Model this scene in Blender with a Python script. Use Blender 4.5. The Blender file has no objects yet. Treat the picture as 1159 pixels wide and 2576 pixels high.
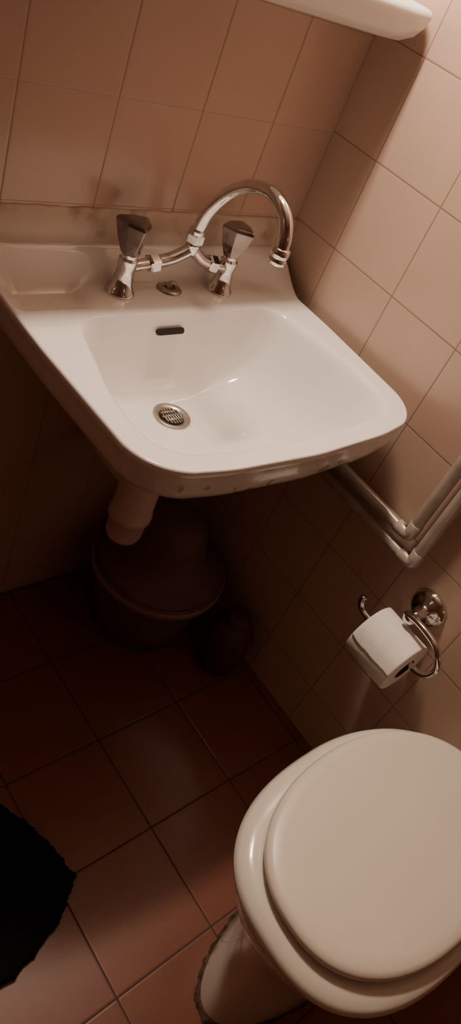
import bpy, bmesh, math, random
from mathutils import Vector, Matrix, noise
random.seed(3)
S=bpy.context.scene
COL=S.collection
H=1.34; W=1.06; B=0.883
XL=-0.75; YF=-0.95; ZC=2.35

# ---------------- materials ----------------
def newmat(name):
    m=bpy.data.materials.new(name); m.use_nodes=True
    nt=m.node_tree; return m,nt,nt.nodes['Principled BSDF']
def setp(b,col=None,rough=None,metal=None,coat=None,spec=None):
    if col: b.inputs['Base Color'].default_value=(*col,1)
    if rough is not None: b.inputs['Roughness'].default_value=rough
    if metal is not None: b.inputs['Metallic'].default_value=metal
    if coat is not None: b.inputs['Coat Weight'].default_value=coat; b.inputs['Coat Roughness'].default_value=0.05
    if spec is not None: b.inputs['Specular IOR Level'].default_value=spec
def noisy(name,c1,c2,scale=8,rough=0.4,metal=0,coat=None,bump=0,r2=None,detail=4,lo=.35,hi=.65,spec=None):
    m,nt,b=newmat(name); setp(b,c1,rough,metal,coat,spec)
    n=nt.nodes; l=nt.links
    g=n.new('ShaderNodeNewGeometry')
    t=n.new('ShaderNodeTexNoise'); t.inputs['Scale'].default_value=scale; t.inputs['Detail'].default_value=detail
    l.new(g.outputs['Position'],t.inputs['Vector'])
    r=n.new('ShaderNodeValToRGB'); r.color_ramp.elements[0].position=lo; r.color_ramp.elements[1].position=hi
    r.color_ramp.elements[0].color=(*c1,1); r.color_ramp.elements[1].color=(*c2,1)
    l.new(t.outputs['Fac'],r.inputs['Fac']); l.new(r.outputs['Color'],b.inputs['Base Color'])
    if r2 is not None:
        mr=n.new('ShaderNodeMapRange'); mr.inputs['From Min'].default_value=lo; mr.inputs['From Max'].default_value=hi
        mr.inputs['To Min'].default_value=rough; mr.inputs['To Max'].default_value=r2
        l.new(t.outputs['Fac'],mr.inputs['Value']); l.new(mr.outputs['Result'],b.inputs['Roughness'])
    if bump:
        bp=n.new('ShaderNodeBump'); bp.inputs['Strength'].default_value=bump; bp.inputs['Distance'].default_value=.003
        l.new(t.outputs['Fac'],bp.inputs['Height']); l.new(bp.outputs['Normal'],b.inputs['Normal'])
    return m
def tile_mat(name,ax1,o1,s1,ax2,o2,s2,base,base2,grout,gw=.0016,gw2=None,rough=.2,var=.06):
    m,nt,b=newmat(name); n=nt.nodes; l=nt.links
    gw2=gw2 or gw
    def M(op,a,bb=None,c=None):
        x=n.new('ShaderNodeMath'); x.operation=op
        for i,v in enumerate([a,bb,c]):
            if v is None: continue
            if isinstance(v,(int,float)): x.inputs[i].default_value=v
            else: l.new(v,x.inputs[i])
        return x.outputs[0]
    g=n.new('ShaderNodeNewGeometry'); sp=n.new('ShaderNodeSeparateXYZ'); l.new(g.outputs['Position'],sp.inputs[0])
    cells=[];ds=[]
    for ax,o,s,k in((ax1,o1,s1,1),(ax2,o2,s2,gw/gw2)):
        u=M('DIVIDE',M('SUBTRACT',sp.outputs[ax],o),s)
        f=M('FRACT',u); cells.append(M('FLOOR',u))
        ds.append(M('MULTIPLY',M('MINIMUM',f,M('SUBTRACT',1.0,f)),s*k))
    d=M('MINIMUM',ds[0],ds[1])
    mr=n.new('ShaderNodeMapRange'); mr.inputs['From Min'].default_value=gw*.4; mr.inputs['From Max'].default_value=gw*1.3
    l.new(d,mr.inputs['Value']); mask=mr.outputs['Result']
    cb=n.new('ShaderNodeCombineXYZ'); l.new(cells[0],cb.inputs[0]); l.new(cells[1],cb.inputs[1])
    wn=n.new('ShaderNodeTexWhiteNoise'); l.new(cb.outputs[0],wn.inputs['Vector'])
    ns=n.new('ShaderNodeTexNoise'); ns.inputs['Scale'].default_value=14; ns.inputs['Detail'].default_value=6; l.new(g.outputs['Position'],ns.inputs['Vector'])
    mx=n.new('ShaderNodeMix'); mx.data_type='RGBA'; mx.inputs['A'].default_value=(*base,1); mx.inputs['B'].default_value=(*base2,1)
    l.new(ns.outputs['Fac'],mx.inputs['Factor'])
    hs=n.new('ShaderNodeHueSaturation'); l.new(mx.outputs['Result'],hs.inputs['Color'])
    l.new(M('MULTIPLY_ADD',wn.outputs['Value'],var*2,1-var),hs.inputs['Value'])
    m2=n.new('ShaderNodeMix'); m2.data_type='RGBA'; m2.inputs['A'].default_value=(*grout,1)
    l.new(mask,m2.inputs['Factor']); l.new(hs.outputs['Color'],m2.inputs['B'])
    l.new(m2.outputs['Result'],b.inputs['Base Color'])
    l.new(M('MULTIPLY_ADD',mask,rough-.7,.7),b.inputs['Roughness'])
    mr2=n.new('ShaderNodeMapRange'); mr2.inputs['From Min'].default_value=gw*.4; mr2.inputs['From Max'].default_value=gw*2.4
    l.new(d,mr2.inputs['Value'])
    hgt=M('MULTIPLY_ADD',ns.outputs['Fac'],.05,mr2.outputs['Result'])
    bp=n.new('ShaderNodeBump'); bp.inputs['Strength'].default_value=.25; bp.inputs['Distance'].default_value=.001
    l.new(hgt,bp.inputs['Height']); l.new(bp.outputs['Normal'],b.inputs['Normal'])
    return m
TB=(.50,.345,.275); TB2=(.55,.385,.31); GR=(.27,.165,.12)
m_wb=tile_mat('back_wall_tiles',0,.627,.1443,2,.902,.1485,TB,TB2,(.31,.20,.15),gw=.0013,gw2=.0003,var=.02)
m_wr=tile_mat('right_wall_tiles',1,.4785,.1497,2,.899,.155,(.53,.38,.30),(.58,.42,.335),GR,gw=.0011,var=.03)
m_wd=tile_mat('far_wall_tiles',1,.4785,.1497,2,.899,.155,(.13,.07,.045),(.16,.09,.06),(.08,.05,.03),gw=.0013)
m_fl=tile_mat('floor_tiles',0,.4425,.198,1,.0795,.199,(.19,.062,.038),(.245,.088,.055),(.05,.02,.014),gw=.0017,rough=.36,var=.07)
m_ceil=noisy('ceiling_paint',(.55,.48,.42),(.52,.45,.39),5,.8)
m_cem=noisy('stained_cement',(.60,.49,.41),(.30,.19,.13),20,.42,bump=.2,lo=.56,hi=.78)
m_toi=noisy('cream_ceramic',(.77,.74,.67),(.73,.70,.63),6,.16,coat=.35)
m_lid=noisy('beige_plastic',(.78,.73,.65),(.75,.70,.62),5,.34)
m_chr=noisy('worn_chrome',(.72,.72,.72),(.40,.35,.30),40,.08,1.0,r2=.28,lo=.5,hi=.8)
m_chr2=noisy('bright_chrome',(.80,.81,.82),(.70,.70,.70),30,.06,1.0)
m_knob=noisy('smoked_knob',(.22,.19,.175),(.34,.30,.28),30,.12,.85,r2=.26)
m_dark,_nt,_b=newmat('dark_hole'); setp(_b,(.012,.008,.006),.6)
m_steel=noisy('drain_steel',(.52,.49,.46),(.32,.28,.24),60,.25,1.0,r2=.45)
m_pipe=noisy('painted_pipe',(.52,.46,.40),(.36,.30,.245),25,.28,.2,r2=.5,lo=.45,hi=.75)
m_pvc=noisy('trap_plastic',(.82,.68,.63),(.76,.62,.57),12,.35)
m_bkt=noisy('dusty_brown_plastic',(.15,.075,.07),(.19,.10,.09),10,.6)
m_bkl=noisy('brown_plastic',(.34,.21,.19),(.27,.16,.145),10,.5)
m_pot=noisy('brown_pot_plastic',(.13,.048,.036),(.09,.035,.028),10,.6)
m_tp=noisy('tissue_paper',(.90,.87,.83),(.86,.83,.79),60,.95,bump=.2)
m_card=noisy('cardboard',(.12,.08,.055),(.09,.06,.04),40,.9)
m_mat=noisy('black_fabric',(.006,.006,.009),(.012,.011,.015),160,.95,bump=1,spec=.1)
m_shelf=noisy('shelf_ceramic',(.85,.81,.77),(.83,.79,.75),6,.2,coat=.2)
m_grime=noisy('brown_grime',(.035,.02,.014),(.14,.085,.055),70,.8,bump=.6)
CE=(.87,.845,.82)
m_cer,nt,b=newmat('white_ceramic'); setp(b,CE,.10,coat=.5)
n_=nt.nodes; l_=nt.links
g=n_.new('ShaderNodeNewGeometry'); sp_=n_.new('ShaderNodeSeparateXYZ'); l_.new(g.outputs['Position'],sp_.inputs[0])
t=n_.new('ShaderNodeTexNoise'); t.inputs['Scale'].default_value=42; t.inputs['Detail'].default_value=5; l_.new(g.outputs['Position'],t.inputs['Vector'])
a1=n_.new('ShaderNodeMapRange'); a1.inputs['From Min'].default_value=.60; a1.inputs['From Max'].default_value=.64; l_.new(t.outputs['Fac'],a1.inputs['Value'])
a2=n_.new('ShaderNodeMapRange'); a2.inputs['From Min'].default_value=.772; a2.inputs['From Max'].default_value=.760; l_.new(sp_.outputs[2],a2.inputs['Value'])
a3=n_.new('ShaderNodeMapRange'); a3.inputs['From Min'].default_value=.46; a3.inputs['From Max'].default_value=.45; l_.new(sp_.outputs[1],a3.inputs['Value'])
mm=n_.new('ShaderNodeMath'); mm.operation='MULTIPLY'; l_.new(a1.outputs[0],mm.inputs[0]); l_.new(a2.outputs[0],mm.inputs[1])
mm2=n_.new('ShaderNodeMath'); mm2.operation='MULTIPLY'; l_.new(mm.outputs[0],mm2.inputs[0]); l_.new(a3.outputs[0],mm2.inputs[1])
mx=n_.new('ShaderNodeMix'); mx.data_type='RGBA'; mx.inputs['A'].default_value=(*CE,1); mx.inputs['B'].default_value=(.58,.40,.32,1)  # tan apron marks: chips, with reflection patches painted into the colour
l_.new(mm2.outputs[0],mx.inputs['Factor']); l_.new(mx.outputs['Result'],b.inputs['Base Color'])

# ---------------- helpers ----------------
def mkobj(name,verts,faces,mat,smooth=True,parent=None,sub=0,bevel=0,normals=True,autosm=None):
    me=bpy.data.meshes.new(name); me.from_pydata([tuple(v) for v in verts],[],faces); me.update()
    if normals:
        bm=bmesh.new(); bm.from_mesh(me); bmesh.ops.recalc_face_normals(bm,faces=bm.faces); bm.to_mesh(me); bm.free()
    ob=bpy.data.objects.new(name,me); COL.objects.link(ob)
    if mat: me.materials.append(mat)
    for p in me.polygons: p.use_smooth=smooth
    if autosm is not None:
        bm=bmesh.new(); bm.from_mesh(me)
        for e in bm.edges:
            if len(e.link_faces)==2 and e.calc_face_angle(0)>autosm: e.smooth=False
        bm.to_mesh(me); bm.free()
    if parent: par(ob,parent)
    if bevel:
        md=ob.modifiers.new('b','BEVEL'); md.width=bevel; md.segments=2; md.limit_method='ANGLE'; md.angle_limit=.35
    return ob
def par(ob,parent):
    ob.parent=parent
    if parent.type=='EMPTY': ob.matrix_parent_inverse=Matrix.Translation(-Vector(parent.location))
def empty(name,loc,label,cat):
    e=bpy.data.objects.new(name,None); e.location=loc; e.empty_display_size=.05; COL.objects.link(e)
    e['label']=label; e['category']=cat; return e
def rings_mesh(rings,cap0=True,cap1=True):
    n=len(rings[0]); V=[p for r in rings for p in r]; F=[]
    for i in range(len(rings)-1):
        for j in range(n):
            a=i*n+j; b=i*n+(j+1)%n; F.append((a,b,b+n,a+n))
    if cap0: F.append(tuple(range(n))[::-1])
    if cap1: F.append(tuple((len(rings)-1)*n+j for j in range(n)))
    return V,F
def merge(*parts):
    V=[];F=[]
    for v,f in parts:
        o=len(V); V+=list(v); F+=[tuple(i+o for i in q) for q in f]
    return V,F
def lathe(prof,c,n=48,axis=(0,0,1),cap0=True,cap1=True,rf=None,ph=0):
    ax=Vector(axis).normalized(); t=Vector((1,0,0)) if abs(ax.x)<.9 else Vector((0,1,0))
    u=(t-ax*t.dot(ax)).normalized(); v=ax.cross(u); c=Vector(c); R=[]
    for r,h in prof:
        R.append([c+ax*h+(u*math.cos(a)+v*math.sin(a))*(r*(rf(a,h) if rf else 1)) for a in [ph+2*math.pi*k/n for k in range(n)]])
    return rings_mesh(R,cap0,cap1)
def catmull(P,k=8):
    P=[Vector(p) for p in P]; Q=[P[0]*2-P[1]]+P+[P[-1]*2-P[-2]]; out=[]
    for i in range(1,len(Q)-2):
        for s in range(k):
            t=s/k; p0,p1,p2,p3=Q[i-1],Q[i],Q[i+1],Q[i+2]
            out.append(.5*((2*p1)+(p2-p0)*t+(2*p0-5*p1+4*p2-p3)*t*t+(3*p1-p0-3*p2+p3)*t**3))
    out.append(P[-1]); return out
def tube(P,r,n=20,smooth=0):
    if smooth: P=catmull(P,smooth)
    P=[Vector(p) for p in P]; m=len(P); rr=r if isinstance(r,list) else [r]*m
    if len(rr)!=m: rr=[rr[min(len(rr)-1,int(i/(m-1)*(len(rr)-1)+.5))] for i in range(m)]
    T=[(P[min(i+1,m-1)]-P[max(i-1,0)]).normalized() for i in range(m)]
    t=Vector((0,0,1)) if abs(T[0].z)<.9 else Vector((1,0,0))
    u=(t-T[0]*t.dot(T[0])).normalized(); R=[]
    for i in range(m):
        u=(u-T[i]*u.dot(T[i])).normalized(); v=T[i].cross(u)
        R.append([P[i]+(u*math.cos(2*math.pi*k/n)+v*math.sin(2*math.pi*k/n))*rr[i] for k in range(n)])
    return rings_mesh(R)
def box(name,a,b,mat,kind=None):
    x0,y0,z0=a;x1,y1,z1=b
    V=[(x,y,z) for x in(x0,x1) for y in(y0,y1) for z in(z0,z1)]
    F=[(0,1,3,2),(4,6,7,5),(0,4,5,1),(2,3,7,6),(0,2,6,4),(1,5,7,3)]
    o=mkobj(name,V,F,mat,smooth=False)
    if kind: o['kind']=kind
    return o
def rpoly(corners,rad,seg=10):
    n=len(corners); out=[]
    for i in range(n):
        p=Vector(corners[i]); a=Vector(corners[i-1]); c=Vector(corners[(i+1)%n]); r=rad[i]
        da=(a-p).normalized(); dc=(c-p).normalized()
        ang=da.angle(dc); d=r/math.tan(ang/2); d=min(d,(a-p).length*.49,(c-p).length*.49)
        s=p+da*d; e=p+dc*d
        for k in range(seg+1):
            t=k/seg; out.append((1-t)**2*s+2*t*(1-t)*(p*.72+(s+e)*.14)+t*t*e)
    return out
def raycast(poly,c,ang):
    d=Vector((math.cos(ang),math.sin(ang))); best=None
    n=len(poly)
    for i in range(n):
        a=poly[i]-c; b=poly[(i+1)%n]-c; e=b-a
        den=d.x*e.y-d.y*e.x
        if abs(den)<1e-12: continue
        t=(a.x*e.y-a.y*e.x)/den; s=(a.x*d.y-a.y*d.x)/den
        if t>0 and -1e-6<=s<=1+1e-6:
            if best is None or t>best: best=t
    return c+d*best
def sst(a,b,x):
    t=max(0,min(1,(x-a)/(b-a))); return t*t*(3-2*t)

# ---------------- room ----------------
box('floor',(XL-.1,YF-.1,-.1),(W+.1,B+.1,0),m_fl,'structure')
box('wall_back',(XL-.1,B,0),(W+.1,B+.1,ZC),m_wb,'structure')
box('wall_right',(W,YF-.1,0),(W+.1,B,ZC),m_wr,'structure')
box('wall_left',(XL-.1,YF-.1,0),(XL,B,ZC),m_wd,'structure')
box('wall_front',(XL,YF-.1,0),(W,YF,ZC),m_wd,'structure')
box('ceiling',(XL-.1,YF-.1,ZC),(W+.1,B+.1,ZC+.1),m_ceil,'structure')
V=[];F=[];n=90
x0,x1=.30,W-.001
for i in range(n+1):
    x=x0+(x1-x0)*i/n
    top=.899+.002*noise.noise(Vector((x*40,0,0))); bot=.815
    d=.004+.0015*noise.noise(Vector((x*30,5,0)))
    V+=[(x,B+.001,top),(x,B-d,top-.003),(x,B-d-.004,bot),(x,B+.001,bot)]
for i in range(n):
    for k in range(3):
        a=i*4+k; F.append((a,a+1,a+5,a+4))
    F.append((i*4+3,i*4,i*4+4,i*4+7))
o=mkobj('trim_1',V,F,m_cem); o['kind']='structure'

# ---------------- sink ----------------
ZR=.793
sink=empty('sink',(.757,B-.02,.55),'white ceramic wall-mounted bathroom sink with chrome bridge faucet','sink')
outer=rpoly([(.474,B-.0015),(.474,.70),(.484,.455),(.60,.433),(.755,.424),(.91,.431),(1.026,.452),(1.040,.70),(1.040,B-.0015)],[.012,.3,.075,.3,.3,.3,.085,.3,.012],8)
bowl=rpoly([(.558,.768),(.515,.60),(.512,.475),(.63,.461),(.755,.455),(.88,.459),(.994,.472),(.993,.60),(.962,.766)],[.045,.2,.062,.3,.3,.3,.062,.2,.045],8)
C=Vector((.757,.62)); N=256
angs=[2*math.pi*k/N for k in range(N)]
oo=[raycast(outer,C,a) for a in angs]; bb=[raycast(bowl,C,a) for a in angs]
DC=Vector((.737,.695)); ZD=.640
def deckz(p):
    e=sst(.93,1.035,p.x)
    z=ZR+.052*sst(.838-.055*e,.879,p.y)
    fx=(1-sst(.045,.068,abs(p.x-.545))); fy=1-sst(.016,.034,abs(p.y-.822))
    z-=.010*fx*fy
    return z
R=[]
def ring2(fn): R.append([fn(i) for i in range(N)])
ring2(lambda i:(DC.x+.03*math.cos(angs[i]),DC.y+.03*math.sin(angs[i]),.612))
for s,z in((.22,.615),(.42,.628),(.60,.655),(.74,.692),(.86,.722),(.955,.736)):
    ring2(lambda i:(*( DC.lerp(oo[i],s)) ,z))
def outr(i,k,z):
    p=C+(oo[i]-C)*k
    p.y=min(p.y,B-.0015)
    if oo[i].y>B-.004: p.y=B-.0015
    return (p.x,p.y,z)
for k,z in((.964,.740),(.976,.748),(.985,.762),(.992,.777)):
    ring2(lambda i:outr(i,k,z))
def oz(i,dz): return deckz(oo[i])+dz
ring2(lambda i:outr(i,.998,oz(i,-.012)))
ring2(lambda i:outr(i,1.0,oz(i,-.007)))
ring2(lambda i:outr(i,.998,oz(i,-.0028)))
ring2(lambda i:outr(i,.993,oz(i,-.0006)))
for s in [.04,.08,.12,.16,.2,.25,.3,.4,.5,.6,.7,.8,.88,.94]:
    def f(i,s=s):
        q=Vector(outr(i,.993,0)[:2]); p=q.lerp(bb[i],s); return (p.x,p.y,deckz(p)+.0)
    ring2(f)
ring2(lambda i:(bb[i].x,bb[i].y,ZR-.0008))
def br(i,s,z):
    p=bb[i].lerp(DC+Vector((math.cos(angs[i]),math.sin(angs[i])))*.027,s); return (p.x,p.y,z)
ring2(lambda i:br(i,.02,ZR-.003))
ring2(lambda i:br(i,.04,ZR-.009))
D=ZR-ZD
for s,f in((.06,.13),(.085,.22),(.115,.34),(.15,.46),(.19,.57),(.24,.67),(.30,.755),(.38,.825),(.48,.88),(.6,.925),(.72,.955),(.85,.98),(.95,.992),(1.0,1.0)):
    ring2(lambda i:br(i,s,ZR-D*f))
ring2(lambda i:(DC.x+.024*math.cos(angs[i]),DC.y+.024*math.sin(angs[i]),ZD-.006))
V,F=rings_mesh(R,True,True)
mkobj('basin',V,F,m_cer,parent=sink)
def slot(cx,cy,cz,w,h,dep,nrm):
    n=Vector(nrm).normalized(); u=Vector((1,0,0)); v=n.cross(u).normalized(); c=Vector((cx,cy,cz)); pts=[]
    for k in range(32):
        a=2*math.pi*k/32; x=math.cos(a)*h/2+(w/2-h/2)*(1 if math.cos(a)>0 else -1); pts.append((x,math.sin(a)*h/2))
    rr=[[c+u*x*k+v*y*k+n*o for x,y in pts] for k,o in((1.0,-dep),(1.0,dep*.4),(.97,dep*.5))]
    return rings_mesh(rr)
V,F=slot(.733,.7585,.764,.053,.0105,.004,(0,-1,.65))
mkobj('overflow_slot',V,F,m_dark,parent=sink,smooth=False)['label']='dark overflow slot'
drain=mkobj('drain',*lathe([(.018,-.004),(.020,.0005),(.026,.003),(.0305,.0042),(.0325,.003),(.0325,.0005),(.028,-.004)],(DC.x,DC.y,ZD),48),m_steel,parent=sink)
drain['label']='round stainless steel drain'
mkobj('drain_hole',*lathe([(.0195,0),(.0195,.0008)],(DC.x,DC.y,ZD+.0012),32),m_dark,parent=drain,smooth=False)
gr=[]
for k in range(-3,4):
    hl=math.sqrt(.0195**2-(k*.005)**2)
    gr.append(tube([(DC.x+k*.005,DC.y-hl,ZD+.0032),(DC.x+k*.005,DC.y+hl,ZD+.0032)],.0014,8))
for q in(-.0095,0,.0095):
    hl=math.sqrt(.0195**2-q*q)
    gr.append(tube([(DC.x-hl,DC.y+q,ZD+.0034),(DC.x+hl,DC.y+q,ZD+.0034)],.0014,8))
mkobj('strainer',*merge(*gr),m_steel,parent=drain)
cap=mkobj('tap_hole_cover',*merge(lathe([(.022,-.001),(.022,.002),(.018,.0045),(.010,.005),(.006,.004)],(.768,.832,ZR),32),
     tube([(.762,.832,ZR+.004),(.770,.832,ZR+.010),(.778,.830,ZR+.009)],.004,12,6)),m_steel,parent=sink)
fprof=[(.0235,-.001),(.0235,.003),(.021,.007),(.0165,.016),(.0145,.028),(.0135,.04),(.0150,.046),(.0150,.056),(.012,.060),(.0125,.066)]
A=lathe(fprof,(.670,.828,ZR),40)
A2=lathe(fprof,(.870,.824,ZR),40)
L=tube([(.676,.828,.836),(.712,.828,.841)],.0090,20)
nutL=tube([(.708,.828,.8405),(.711,.828,.841),(.724,.828,.8435),(.727,.828,.844)],[.012,.0150,.0150,.012],6)
L2=tube([(.722,.828,.843),(.748,.827,.850),(.768,.826,.860),(.780,.825,.868)],.0100,20,6)
Rr=tube([(.866,.824,.836),(.838,.824,.841)],.0090,20)
nutR=tube([(.842,.824,.8405),(.839,.824,.841),(.826,.824,.8435),(.823,.824,.844)],[.012,.0150,.0150,.012],6)
R2=tube([(.828,.824,.843),(.808,.824,.851),(.792,.825,.862),(.781,.825,.870)],.0100,20,6)
stem=lathe([(.010,.0),(.0115,.006),(.0115,.018),(.010,.022)],(.781,.825,.862),24)
nutS=lathe([(.012,0),(.0150,.002),(.0150,.014),(.012,.016)],(.781,.825,.879),6)
colr=lathe([(.012,0),(.0128,.006),(.0108,.009)],(.781,.825,.894),24)
fau=mkobj('faucet',*merge(A,A2,L,nutL,L2,Rr,nutR,R2,stem,nutS,colr),m_chr,parent=sink,autosm=.6)
sp=[(.781,.825,.898),(.783,.819,.93),(.786,.803,.962),(.788,.779,.990),(.790,.748,1.009),(.792,.714,1.014),(.792,.682,1.002),(.791,.665,.978),(.791,.663,.955)]
mkobj('spout',*merge(tube(sp,.0098,24,8),lathe([(.0105,-.0),(.0135,-.002),(.0138,-.012),(.0128,-.013),(.0128,-.016),(.0135,-.017),(.0132,-.024),(.009,-.025)],(.791,.663,.965),28)),m_chr2,parent=fau)
for hx,hy,rot in((.670,.828,.35),(.870,.824,.75)):
    def rf(a,h,rot=rot): return 1+.17*math.cos(3*(a-rot))*min(1,max(0,(h-.0)/.02))
    V,F=lathe([(.0115,0),(.0145,.002),(.0160,.006),(.0205,.022),(.0255,.042),(.0270,.047),(.0268,.050),(.0240,.0535),(.016,.0555)],(hx,hy,ZR+.062),6,rf=rf,ph=rot)
    cen=Vector((hx,hy,ZR+.062)); Rm=Matrix.Rotation(math.radians(-4),3,'X')
    V=[cen+Rm@(Vector(v)-cen) for v in V]
    mkobj('handle',V,F,m_knob,parent=fau,smooth=False,bevel=.0018)['label']='smoky faceted tap handle'
tr=mkobj('bottle_trap',*merge(
   lathe([(.020,.62),(.020,.55),(.024,.548),(.024,.53),(.036,.525),(.0375,.515),(.0375,.432),(.0405,.428),(.0405,.414),(.035,.410),(.0345,.372),(.031,.362),(.02,.359)],(.722,.692,0),40),
   tube([(.722,.692,.47),(.722,.80,.47),(.722,B-.001,.47)],.017,20)),m_pvc,parent=sink)
tr['label']='pale plastic bottle trap'

# ---------------- shelf ----------------
st=rpoly([(.46,B-.001),(.46,.772),(.757,.768),(1.053,.774),(1.053,B-.001)],[.005,.04,.3,.03,.005],8)
SC=Vector((.757,.83)); sN=160
so=[raycast(st,SC,2*math.pi*k/sN) for k in range(sN)]
def srow(ix,iy,z):
    out=[]
    for p in so:
        x=SC.x+(p.x-SC.x)*(1-ix/.297); y=p.y if p.y>B-.004 else B-.001-(B-.001-p.y)*(1-iy/.11)
        out.append((x,y,z))
    return out
R=[srow(.20,.07,1.216),srow(.05,.028,1.214),srow(.030,.018,1.217),srow(.012,.008,1.228),srow(.003,.002,1.243),srow(0,0,1.256),srow(.002,.002,1.262),srow(.006,.006,1.264),srow(.01,.012,1.261),srow(.02,.022,1.259),srow(.2,.08,1.259)]
sh=mkobj('wall_shelf',*rings_mesh(R),m_shelf); sh['label']='white ceramic bathroom shelf mounted above the sink'; sh['category']='shelf'

# ---------------- pipes on right wall ----------------
def bend(y,z,r,x=1.0375):
    P=[(x,B-.001,z),(x,y+.06,z)]
    for k in range(0,9):
        a=math.pi/2*k/8; P.append((x,y+r-r*math.sin(a),z+r-r*math.cos(a)))
    P+= [(x,y,z+.06),(x,y,1.25),(x,y,2.1)]
    return P
for y,z,r in((.350,.602,.010),(.316,.565,.010)):
    p=mkobj('water_pipe',*tube(bend(y,z,r),.0112,24),m_pipe)
    p['label']='old painted metal water pipe running along the tiled wall'; p['category']='pipe'; p['group']='wall water pipes'
    P=[q for q in bend(y,z,r)[2:11]]
    P=[(1.0375,y+.030,z),(1.0375,y+.029,z)]+P+[(1.0375,y,z+.029),(1.0375,y,z+.030)]
    rad=[.0112]+[.0124]*(len(P)-2)+[.0112]
    e=mkobj('elbow_fitting',*tube(P,rad,24),m_pipe); e.parent=p

# ---------------- toilet paper holder & roll ----------------
h=empty('toilet_paper_holder',(W,.248,.509),'chrome toilet paper holder mounted on tiled wall','toilet paper holder')
mkobj('wall_plate',*lathe([(.036,-.0),(.036,-.004),(.033,-.010),(.025,-.015),(.015,-.019),(.011,-.024),(.0095,-.045),(.011,-.052),(.013,-.058),(.010,-.066),(.004,-.069)],(W-.0005,.248,.509),40,axis=(1,0,0)),m_chr2,parent=h)
wp=[(.999,.258,.511),(.996,.240,.519),(.992,.215,.523),(.988,.185,.521),(.985,.165,.508),(.985,.155,.487),(.985,.160,.466),(.985,.175,.4545),(.985,.20,.4515),(.985,.25,.4515),(.985,.305,.4515),(.985,.322,.455),(.985,.330,.465),(.985,.331,.478)]
mkobj('arm',*tube(wp,.0060,16,6),m_chr2,parent=h)
rc=Vector((.985,.243,.4355)); RL=.0485
roll=empty('toilet_paper_roll',(rc.x,rc.y,rc.z-.054),'white toilet paper roll hanging on chrome holder','toilet paper')
def roll_mesh(ro,ri,hl):
    rs=[]
    for r,y in((ri,-hl),(ro-.002,-hl),(ro,-hl+.002),(ro,hl-.002),(ro-.002,hl),(ri,hl),(ri,-hl)):
        rs.append([(rc.x+r*math.cos(a),rc.y+y,rc.z+r*math.sin(a)) for a in [2*math.pi*k/64 for k in range(64)]])
    return rings_mesh(rs,False,False)
mkobj('paper',*roll_mesh(.054,.0228,RL),m_tp,parent=roll,autosm=.9)
mkobj('cardboard_core',*roll_mesh(.0230,.0220,RL+.0005),m_card,parent=roll,autosm=.9)
V=[];F=[];n=40;m=24
for i in range(n+1):
    for j in range(m+1):
        end=172+5*noise.noise(Vector((j*.14,1,2)))+1.5*noise.noise(Vector((j*.9,4,2)))
        a=math.radians(30+(end-30)*i/n)
        y=-RL+.0015+(2*RL-.003)*j/m
        lift=.0004+.0012*sst(.9,1,i/n)
        V.append((rc.x+(.054+lift)*math.cos(a),rc.y+y,rc.z+(.054+lift)*math.sin(a)))
for i in range(n):
    for j in range(m): a=i*(m+1)+j; F.append((a,a+1,a+m+2,a+m+1))
o=mkobj('loose_sheet',V,F,m_tp,parent=roll)
md=o.modifiers.new('s','SOLIDIFY'); md.thickness=.0006

# ---------------- toilet ----------------
toi=empty('toilet',(.78,0,0),'cream ceramic toilet with closed beige lid on tiled floor','toilet')
def sup(xf,xb,hw,z,yc=.001,pf=2.4,pb=2.0,n=96,split=.5):
    cx=xf+(xb-xf)*split; out=[]
    for k in range(n):
        a=2*math.pi*k/n; c,s=math.cos(a),math.sin(a); p=pf if c<0 else pb
        L=(xb-cx) if c>0 else (cx-xf)
        out.append((cx+L*math.copysign(abs(c)**(2/p),c),yc+hw*math.copysign(abs(s)**(2/p),s),z))
    return out
R=[sup(.550,1.05,.092,0,-.016,pb=5,pf=2.0),sup(.552,1.05,.094,.012,-.016,pb=5,pf=2.0),sup(.568,1.05,.089,.05,-.014,pb=5,pf=2.0),sup(.585,1.05,.083,.12,-.010,pb=5,pf=2.1),sup(.588,1.05,.088,.18,-.005,pb=5,pf=2.2),
   sup(.575,1.04,.103,.23,pb=3.5),sup(.548,1.01,.126,.28,pb=2.5),sup(.520,.985,.144,.325,pb=2.1),sup(.506,.968,.153,.36),sup(.500,.96,.157,.385),sup(.501,.958,.157,.398),
   sup(.51,.95,.149,.402),sup(.55,.92,.118,.402),sup(.555,.915,.113,.39),sup(.60,.88,.085,.28),sup(.66,.84,.05,.22)]
bowlm=rings_mesh(R)
R=[sup(.90,1.055,.030,.15,-.008,4,5),sup(.90,1.055,.030,.39,-.008,4,5),sup(.903,1.052,.028,.402,-.008,4,5)]
mkobj('bowl',*merge(bowlm,rings_mesh(R)),m_toi,parent=toi)
R=[sup(.515,.955,.143,.405,pf=2.6),sup(.497,.962,.157,.406,pf=2.6),sup(.488,.967,.1635,.411,pf=2.6),sup(.486,.968,.165,.419,pf=2.6),sup(.492,.965,.160,.428,pf=2.6),sup(.508,.958,.149,.4335,pf=2.5),sup(.535,.945,.130,.4345),sup(.58,.92,.10,.432),sup(.585,.915,.097,.415),sup(.58,.92,.10,.405),sup(.515,.955,.143,.405,pf=2.6)]
mkobj('seat',*rings_mesh(R,False,False),m_toi,parent=toi)['label']='cream rounded toilet seat'
R=[sup(.60,.90,.085,.440,pf=2.3),sup(.524,.938,.137,.440,pf=2.3),sup(.513,.944,.143,.443,pf=2.3),sup(.511,.946,.1445,.449,pf=2.3),sup(.514,.944,.142,.455,pf=2.3),sup(.522,.939,.136,.4585,pf=2.3),sup(.540,.930,.123,.460,pf=2.3),sup(.60,.89,.09,.461),sup(.70,.80,.03,.4615)]
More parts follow.
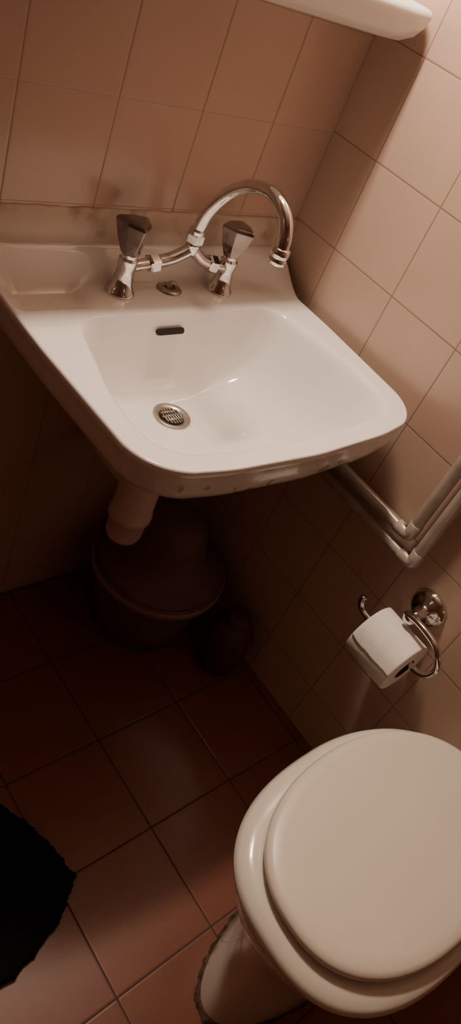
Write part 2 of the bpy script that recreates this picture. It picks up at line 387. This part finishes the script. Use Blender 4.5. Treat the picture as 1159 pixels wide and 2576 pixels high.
mkobj('lid',*rings_mesh(R),m_lid,parent=toi)['label']='beige plastic closed lid'
for dy in(-.03,.012):
    mkobj('hinge',*lathe([(.008,-.012),(.010,-.010),(.010,.010),(.008,.012)],(.972,dy,.412),20,axis=(0,1,0)),m_toi,parent=toi)
def grow(hw,xf,z,j):
    rr=[]
    for p in sup(xf,1.052,hw,z,-.016,pb=5,pf=2.0,n=192):
        q=Vector(p); d=Vector((q.x-.78,q.y+.016,0)).normalized(); q+=d*j*(noise.noise(q*60)+.7*noise.noise(q*170)); rr.append(tuple(q))
    return rr
mkobj('base_seal',*rings_mesh([grow(.098,.544,.0006,.005),grow(.096,.546,.004,.005),grow(.0935,.552,.009,.003),grow(.088,.558,.007,0)],False,False),m_grime,parent=toi)['label']='dirty brown sealant around the base'

# ---------------- bucket under sink ----------------
bc=(.888,.715)
bk=empty('bucket',(*bc,0),'dusty brown lidded plastic bucket on the floor under the sink','bucket')
mkobj('body',*lathe([(.105,.001),(.110,.004),(.118,.06),(.128,.13),(.135,.175),(.146,.178),(.147,.19),(.143,.193),(.132,.192),(.130,.17),(.10,.01)],(*bc,0),64),m_bkt,parent=bk)
mkobj('lid',*lathe([(.128,.188),(.139,.191),(.140,.197),(.133,.204),(.115,.211),(.095,.222),(.085,.24),(.078,.275),(.070,.31),(.056,.328),(.03,.336)],(*bc,0),64),m_bkt,parent=bk)
mkobj('rim',*lathe([(.1475,.174),(.1505,.176),(.1505,.188),(.1475,.190)],(*bc,0),64,cap0=False,cap1=False),m_bkl,parent=bk)
po=mkobj('plastic_canister',*lathe([(.042,.001),(.048,.004),(.052,.03),(.054,.08),(.052,.115),(.044,.135),(.030,.145),(.026,.150),(.026,.168),(.020,.171)],(.990,.53,0),48),m_pot)
po['label']='small dark brown plastic canister on the floor near the bucket'; po['category']='canister'

# ---------------- black bath mat ----------------
out=[(.472,.272),(.458,.352),(.42,.44),(.37,.53),(.24,.60),(0,.63),(-.25,.55),(-.30,.30),(-.18,.12),(.05,.13),(.2,.17),(.2965,.1885),(.3385,.196),(.418,.226)]
pts=catmull([(x,y,0) for x,y in out]+[(out[0][0],out[0][1],0)],24)[:-1]
c=Vector((.12,.36,0)); R=[]
def mr(k,z,jit):
    rr=[]
    for i,p in enumerate(pts):
        q=c+(p-c)*k; nn=noise.noise(Vector((p.x*60,p.y*60,k)))+.6*noise.noise(Vector((p.x*190,p.y*190,3)))
        d=(p-c).normalized(); q=q+d*jit*nn
        rr.append((q.x,q.y,z+ (.003*noise.noise(Vector((q.x*25,q.y*25,1))) if z>.005 else 0)))
    return rr
R=[mr(.97,.001,.002),mr(1,.002,.006),mr(1.0,.010,.006),mr(.985,.018,.004),mr(.95,.022,.001),mr(.85,.023,0),mr(.6,.022,0),mr(.3,.024,0),mr(.05,.023,0)]
o=mkobj('bath_mat',*rings_mesh(R),m_mat); o['label']='black fabric bath mat with frayed edge on tiled floor'; o['category']='bath mat'

# ---------------- lights ----------------
LC=(1,.79,.61)
ld=bpy.data.lights.new('mirror_lamp','AREA'); ld.shape='RECTANGLE'; ld.size=.24; ld.size_y=.05; ld.energy=8.5; ld.color=LC
lo=bpy.data.objects.new('mirror_lamp',ld); lo.location=(.74,.775,1.76); lo.rotation_euler=(math.radians(-22),0,0); COL.objects.link(lo)
ld=bpy.data.lights.new('mirror_bulb','POINT'); ld.energy=18; ld.color=LC; ld.shadow_soft_size=.06
lo=bpy.data.objects.new('mirror_bulb',ld); lo.location=(.74,.77,1.80); COL.objects.link(lo)
w=bpy.data.worlds.new('world'); S.world=w; w.use_nodes=True
w.node_tree.nodes['Background'].inputs[0].default_value=(.9,.55,.38,1); w.node_tree.nodes['Background'].inputs[1].default_value=.05

# ---------------- camera ----------------
cd=bpy.data.cameras.new('camera'); cam=bpy.data.objects.new('camera',cd); COL.objects.link(cam)
cd.sensor_fit='VERTICAL'; cd.sensor_height=36; cd.lens=1850/2576*36; cd.clip_start=.01
r=Vector((.7398,-.5774,.3444)); f=Vector((.6367,.4354,-.6366))
f.normalize(); r=(r-f*r.dot(f)).normalized(); u=r.cross(f).normalized()
M=Matrix(((r.x,u.x,-f.x,0),(r.y,u.y,-f.y,0),(r.z,u.z,-f.z,H),(0,0,0,1)))
cam.matrix_world=M
S.camera=cam
